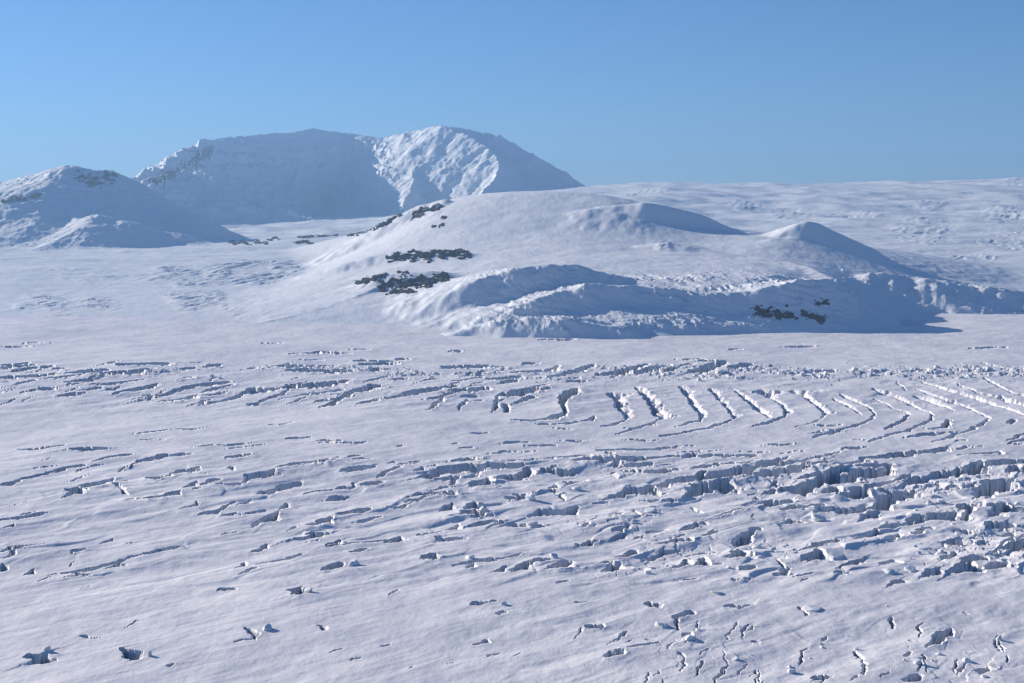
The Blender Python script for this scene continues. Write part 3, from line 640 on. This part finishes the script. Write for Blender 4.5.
# ------------------------------------------------------------------ rock outcrops
def outcrop(label, strokes, material, rise=7.0, snowy=0.9, seed=0, res=90, group='rock outcrops showing through the snow', name='rock_outcrop', grain=1.0):
    """a knobbly body of rock that breaks through the snow along the given strokes"""
    pts = []
    for st in strokes:
        for x, y, t in st:
            for e in ((0, 0), (-t, 0), (t, 0), (0, -t * .5), (0, t * .5)): pts.append(pick(x + e[0], y + e[1]))
    pts = np.array(pts)
    med = np.sort(pts[:, 1])[len(pts) // 2]; pts = pts[np.abs(pts[:, 1] - med) < 0.12 * med]
    x0, y0 = pts.min(0); x1, y1 = pts.max(0); mx = 0.18 * (x1 - x0) + 8; my = 0.18 * (y1 - y0) + 8
    gx, gy = np.meshgrid(np.linspace(x0 - mx, x1 + mx, res), np.linspace(y0 - my, y1 + my, res))
    gz = terrain(gx, gy)
    px, py = project(gx, gy, gz)
    m = np.full(gx.shape, -9.0)
    for st in strokes:
        st = np.array(st, float)
        for k in range(max(len(st) - 1, 1)):
            a = st[k]; b = st[min(k + 1, len(st) - 1)]; ab = b[:2] - a[:2]; L2 = ab @ ab + 1e-6
            t = np.clip(((px - a[0]) * ab[0] + (py - a[1]) * ab[1]) / L2, 0, 1)
            dd = np.hypot(px - a[0] - t * ab[0], py - a[1] - t * ab[1])
            m = np.maximum(m, 1 - dd / (a[2] + (b[2] - a[2]) * t))
    w = med / F
    nz = fbm(px / 8 / grain, py / 3.2 / grain, 500 + seed, 5, 0.62)
    m = m - 0.2 + 2.0 * nz * snowy
    blk, ox_, oy_, ed = cells(px / 6.5 / grain, py / 3.2 / grain, 600 + seed)
    off = np.where(m > 0, np.minimum(m * 1.3, 1) * rise * (0.35 + 0.22 * blk + 0.3 * (ox_ - oy_) + 0.22 * ridged(px / 14, py / 4, 650 + seed, 4)), np.maximum(m * 5, -1.6) * rise)
    brim = np.ones_like(off, bool); brim[1:-1, 1:-1] = False
    off[brim] = -2.2 * rise
    # a closed body: knobbly top, flat underside sunk in the snow
    top = np.stack([gx, gy, gz + off], -1).reshape(-1, 3); bot = np.stack([gx, gy, gz - 3.2 * rise], -1).reshape(-1, 3)
    idx = np.arange(res * res).reshape(res, res); N = res * res
    q = np.stack([idx[:-1, :-1], idx[:-1, 1:], idx[1:, 1:], idx[1:, :-1]], -1).reshape(-1, 4)
    ring = np.r_[idx[0, :-1], idx[:-1, -1], idx[-1, :0:-1], idx[:0:-1, 0]]
    nxt = np.roll(ring, -1)
    walls = np.stack([ring, ring + N, nxt + N, nxt], -1)
    o = mesh_object(name, np.r_[top, bot] - [x0, y0, 0], np.r_[q, q[:, ::-1] + N, walls], material, smooth=True)
    o.location = (x0, y0, 0)
    return tag(o, label, 'rock', group)

outcrop('long dark rock wall, upper of the two large outcrops on the snow dome', [[(388, 259, 3), (405, 256, 5), (425, 256, 5), (450, 254, 4.5), (468, 255, 4)]], M_ROCK, 9, seed=1)
outcrop('largest black ragged rock outcrop halfway down the dome, dusted with snow', [[(382, 286, 4), (398, 284, 6), (420, 283, 6), (447, 277, 5)], [(385, 291, 3), (410, 291, 3)]], M_ROCK, 9, seed=2)
outcrop('narrow dark rock rib left of the largest outcrop on the dome', [[(357, 283, 2), (370, 280, 3), (386, 275, 2)]], M_ROCK, 6, seed=3)
outcrop('tiny rock knob between the two large outcrops on the dome', [[(399, 271, 2), (408, 273, 2)]], M_ROCK, 5, seed=4, res=40)
outcrop('black triangular crag at the left brow of the dome', [[(411, 220, 1.5), (418, 213, 4), (426, 211, 4), (440, 207, 3)]], M_ROCK, 10, seed=5)
outcrop('thin dark rock edge running down the left skyline of the dome', [[(364, 233, 1.5), (376, 228, 2.5), (388, 221, 3), (400, 214, 2)]], M_ROCK, 9, seed=6)
outcrop('small flat dark rock at the very foot of the dome skyline edge', [[(348, 235, 1.5), (362, 233, 2)]], M_ROCK, 7, seed=7, res=50)
for i, (x, y, t, lab) in enumerate(((444, 218, 2.2, 'highest of three tiny rocks on the bright flank under the brow crag'), (441, 226, 2.0, 'lower right one of three tiny rocks under the brow crag'), (434, 227, 1.6, 'lower left one of three tiny rocks under the brow crag'))):
    outcrop(lab, [[(x - 1.5, y, t), (x + 1.5, y - .6, t)]], M_ROCK, 6, .5, seed=10 + i, res=30)
outcrop('biggest of the reddish brown rock patches in the blue shaded scarp', [[(757, 311, 4), (768, 314, 6), (778, 314, 4)]], M_RUST, 7, seed=20)
outcrop('reddish brown rock patch touching the right end of the biggest one', [[(783, 315, 3), (794, 316, 3.5)]], M_RUST, 6, seed=21, res=60)
outcrop('slanting reddish rock streak at the lower right of the scarp patches', [[(803, 314, 2.5), (812, 317, 3.5), (823, 319, 4)]], M_RUST, 6, seed=22, res=70)
outcrop('flat reddish rock patch above the slanting streak in the scarp', [[(816, 303, 3), (827, 304, 3.2)]], M_RUST, 6, seed=23, res=60)
outcrop('single small rock dot above the middle of the reddish scarp patches', [[(786, 306, 1.6), (788, 306, 1.6)]], M_RUST, 5, .4, seed=24, res=30)
outcrop('longest flat rock bar on the far snow saddle below the massif', [[(229, 242, 1.5), (240, 242, 2.5), (255, 242, 2.5), (267, 243, 1.5)]], M_ROCK, 5, seed=30, res=70)
outcrop('small peaked rock just right of the longest flat bar', [[(268, 240, 1.4), (274, 238, 2), (280, 239, 1.4)]], M_ROCK, 5, seed=31, res=50)
outcrop('lens shaped dark rock standing alone on the far saddle', [[(292, 243, 1.4), (303, 242, 2.5), (313, 243, 1.4)]], M_ROCK, 5, seed=32, res=60)
outcrop('thin dark rock line farthest back on the snow saddle', [[(298, 237, 1.1), (318, 236.5, 1.5), (337, 235, 1.1)]], M_ROCK, 5, .7, seed=33, res=60)
outcrop('grey rock cliff band on the left shoulder of the massif', [[(143, 185, 3.5), (160, 179, 5), (180, 169, 6.5), (196, 161, 8), (210, 150, 5)]], M_CLIFF, 22, 1.0, seed=40, grain=1.6)
outcrop('dark rock rib on the left edge of the rounded mountain', [[(2, 202, 2), (12, 200, 3), (22, 199, 2.5), (42, 194, 1.4)]], M_CLIFF, 11, 1.0, seed=41)
outcrop('faint broken rocks just below the top of the rounded mountain', [[(80, 178, 5), (92, 182, 5), (110, 176, 4)]], M_CLIFF, 9, 1.4, seed=42)

# ------------------------------------------------------------------ ice blocks
def block_mesh(seed):
    r = np.random.default_rng(seed)
    import bmesh
    bm = bmesh.new(); bmesh.ops.create_icosphere(bm, subdivisions=4, radius=1.0)
    planes = []
    for _ in range(9):
        v = r.normal(size=3); v[2] = v[2] * 0.6; v /= np.linalg.norm(v); planes.append((v, r.uniform(0.5, 0.85)))
    planes.append((np.array([r.normal() * .25, r.normal() * .25, 1.0]), r.uniform(0.45, .7)))
    for v in bm.verts:
        c = np.array(v.co); s = 1.0
        for nrm, d in planes:
            dn = c @ nrm
            if dn > d: s = min(s, d / dn)
        c *= s
        k = 0.05 * float(vnoise(np.array([c[0] * 3 + seed * 7.1 + c[2] * 2]), np.array([c[1] * 3 + c[2] * 2.3]), 3)[0]) + 0.03 * float(vnoise(np.array([c[0] * 8 + c[2] * 5]), np.array([c[1] * 8 - c[2] * 6]), 4)[0])
        v.co = Vector(c * (1 + 2.2 * k))
    me = bpy.data.meshes.new('ice_block'); bm.to_mesh(me); bm.free()
    me.materials.append(M_ICE)
    for p in me.polygons: p.use_smooth = True
    return me
BLOCKS = [block_mesh(k) for k in range(9)]
def ice_block(px, py, wpx, hpx, label, group, k, rot=None, sink=0.45):
    x, y = pick(px, py)
    s = y / F
    me = BLOCKS[k % len(BLOCKS)]
    o = bpy.data.objects.new('ice_block', me); C.objects.link(o)
    rx, rz_ = wpx * 0.5 * s, hpx * s * 0.75
    o.scale = (rx, rx * random.uniform(0.8, 1.3), rz_)
    o.rotation_euler = (random.uniform(-.15, .15), random.uniform(-.15, .15), random.uniform(0, 6.28) if rot is None else rot)
    o.location = (x, y + rx * 0.3, float(terrain(np.array([x]), np.array([y]))[0]) + rz_ * (0.5 - sink))
    return tag(o, label, 'ice block', group)

BL = """634 524 11 9|533 525 16 8|483 512 13 9|150 656 7 12|266 630 14 12|308 592 15 9|354 565 18 10|47 651 9 9|470 559 14 8|553 558 13 10|648 574 10 8|690 640 22 9|663 627 22 10
612 656 8 8|504 605 10 7|697 483 10 6|530 500 14 12|818 521 22 12|1005 566 26 14|968 545 14 9|930 505 10 8|905 500 14 7|812 611 27 7|718 594 22 5|890 573 18 7|560 497 18 8|577 490 12 7
650 512 20 9|630 520 12 7|758 548 12 9|728 568 9 6|760 558 10 6|985 678 12 7|967 662 12 8|792 673 12 8|918 664 9 9|856 650 7 7|736 660 10 6|1000 640 9 8|790 668 9 5|560 405 0 0|940 655 10 6"""
bl = [[float(t) for t in p.split()] for p in BL.replace('\n', '|').split('|')]
bl = [b for b in bl if b[2] > 0]
NAMED = {(634, 524): 'pale ice block with a crumbled top, above the middle of the right hand crevasse field', (533, 525): 'rounded white block at the end of the long dark slit in the centre',
         (483, 512): 'white block beside the triangular pit in the centre of the plain', (150, 656): 'snow lump right of the star shaped pit in the bottom left corner',
         (266, 630): 'snow lump beside the lone crooked crack at lower left', (308, 592): 'snow lump just right of the small round pit on the smooth left snow',
         (354, 565): 'flat snow lump right of the half moon pit left of centre', (47, 651): 'leftmost snow lump, beside the small pit at the bottom left',
         (690, 640): 'low broad ice slab in front of the short wide slit at lower right', (504, 605): 'small snow lump beside the tiny cracks on the bare central snow',
         (697, 483): 'white block on the lip of the widest dark crevasse right of centre', (812, 611): 'long low white slab lying alone on the smooth lower right snow',
         (890, 573): 'white slab on the smooth ramp under the right hand crevasses', (1005, 566): 'big white block at the right edge below the deep pits',
         (968, 545): 'white block right of the two dark pits near the right edge', (985, 678): 'white block at the bottom edge near the right corner'}
for i, (x, y, w, h) in enumerate(bl):
    lab = NAMED.get((int(x), int(y)))
    ice_block(x, y, w * .8, h * .8, lab or 'bright snow covered ice block at the rim of a crevasse', 'ice blocks beside crevasses on the glacier', i)
def strew(n, box, size, label, group, keep=None):
    x0, x1, y0, y1 = box
    for i in range(n):
        x, y = random.uniform(x0, x1), random.gauss((y0 + y1) / 2, (y1 - y0) / 4)
        w = random.uniform(*size) * random.choice((0.6, 0.8, 1, 1, 1.3))
        ice_block(x, y, w, w * random.uniform(0.45, 0.9), label, group, random.randrange(99))
strew(90, (430, 1020, 365, 382), (2.5, 6), 'small broken ice block in the far rubble band across the glacier', 'ice rubble behind the curved crevasses')
strew(30, (810, 885, 274, 296), (2.5, 5), 'small ice block of the icefall on the brow of the shaded scarp', 'ice blocks of the icefall')
strew(24, (880, 1020, 480, 570), (3, 9), 'broken ice block among the deep crevasses along the right edge', 'ice blocks among the right hand crevasses')
strew(16, (620, 1020, 615, 680), (2, 5), 'small ice block among short cracks in the lower right corner', 'ice blocks of the lower right corner')
strew(30, (120, 420, 364, 378), (2, 5), 'small ice block in the far crevasse band under the open snow slope', 'ice blocks of the far left crevasses')

# ------------------------------------------------------------------ air
def haze():
    m = bpy.data.materials.new('haze'); m.use_nodes = True
    nt = m.node_tree; nt.nodes.clear()
    out = nt.nodes.new('ShaderNodeOutputMaterial'); v = nt.nodes.new('ShaderNodeVolumePrincipled')
    v.inputs['Color'].default_value = (0.36, 0.63, 1.0, 1); v.inputs['Density'].default_value = HAZE
    v.inputs['Anisotropy'].default_value = 0.2
    nt.links.new(v.outputs[0], out.inputs['Volume'])
    x, y0, y1, z0, z1 = 27000, -27000, 27000, -250, 1600
    co = np.array([[sx_ * x, yy, zz] for zz in (z0, z1) for yy in (y0, y1) for sx_ in (-1, 1)], float)
    f = np.array([[0, 2, 3, 1], [4, 5, 7, 6], [0, 1, 5, 4], [2, 6, 7, 3], [0, 4, 6, 2], [1, 3, 7, 5]])
    return tag(mesh_object('haze', co, f, m, smooth=False), 'thin blue air between the glacier and the far mountains', 'haze', kind='stuff')
HAZE = 4.6e-5
haze()

# ------------------------------------------------------------------ light
sc = bpy.context.scene
w = bpy.data.worlds.new('World'); sc.world = w; w.use_nodes = True
nt = w.node_tree
bg = nt.nodes.get('Background') or nt.nodes.new('ShaderNodeBackground')
sky = nt.nodes.new('ShaderNodeTexSky'); sky.sky_type = 'NISHITA'; sky.sun_disc = False
sky.sun_elevation = SUN_EL
az = math.atan2(SUN_AZ[0], SUN_AZ[1])
sky.sun_rotation = az
sky.altitude = 0; sky.air_density = 0.8; sky.dust_density = 0.0; sky.ozone_density = 8.0
nt.links.new(sky.outputs[0], bg.inputs['Color']); bg.inputs['Strength'].default_value = 0.076
sun = bpy.data.lights.new('sun', 'SUN'); sun.energy = 5.0; sun.angle = math.radians(0.53); sun.color = (1.0, 0.91, 0.80)
so = bpy.data.objects.new('sun', sun); C.objects.link(so)
dv = Vector((SUN_AZ[0] * math.cos(SUN_EL), SUN_AZ[1] * math.cos(SUN_EL), math.sin(SUN_EL)))
so.rotation_euler = dv.to_track_quat('Z', 'Y').to_euler()
so.location = dv * 3000

cam = bpy.data.cameras.new('camera'); cam.lens = 50; cam.sensor_width = 36; cam.clip_start = 1.0; cam.clip_end = 90000
co_ = bpy.data.objects.new('camera', cam); C.objects.link(co_)
co_.location = (0, 0, CAM_H); co_.rotation_euler = (math.pi / 2 - PITCH, 0, 0)
sc.camera = co_
sc.cycles.diffuse_bounces = 1; sc.cycles.volume_bounces = 0; sc.cycles.max_bounces = 4
sc.render.resolution_x, sc.render.resolution_y = 1024, 683
sc.view_settings.view_transform = 'Standard'; sc.view_settings.look = 'None'
sc.view_settings.exposure = 0.56; sc.view_settings.gamma = 1.0; sc.view_settings.use_curve_mapping = False
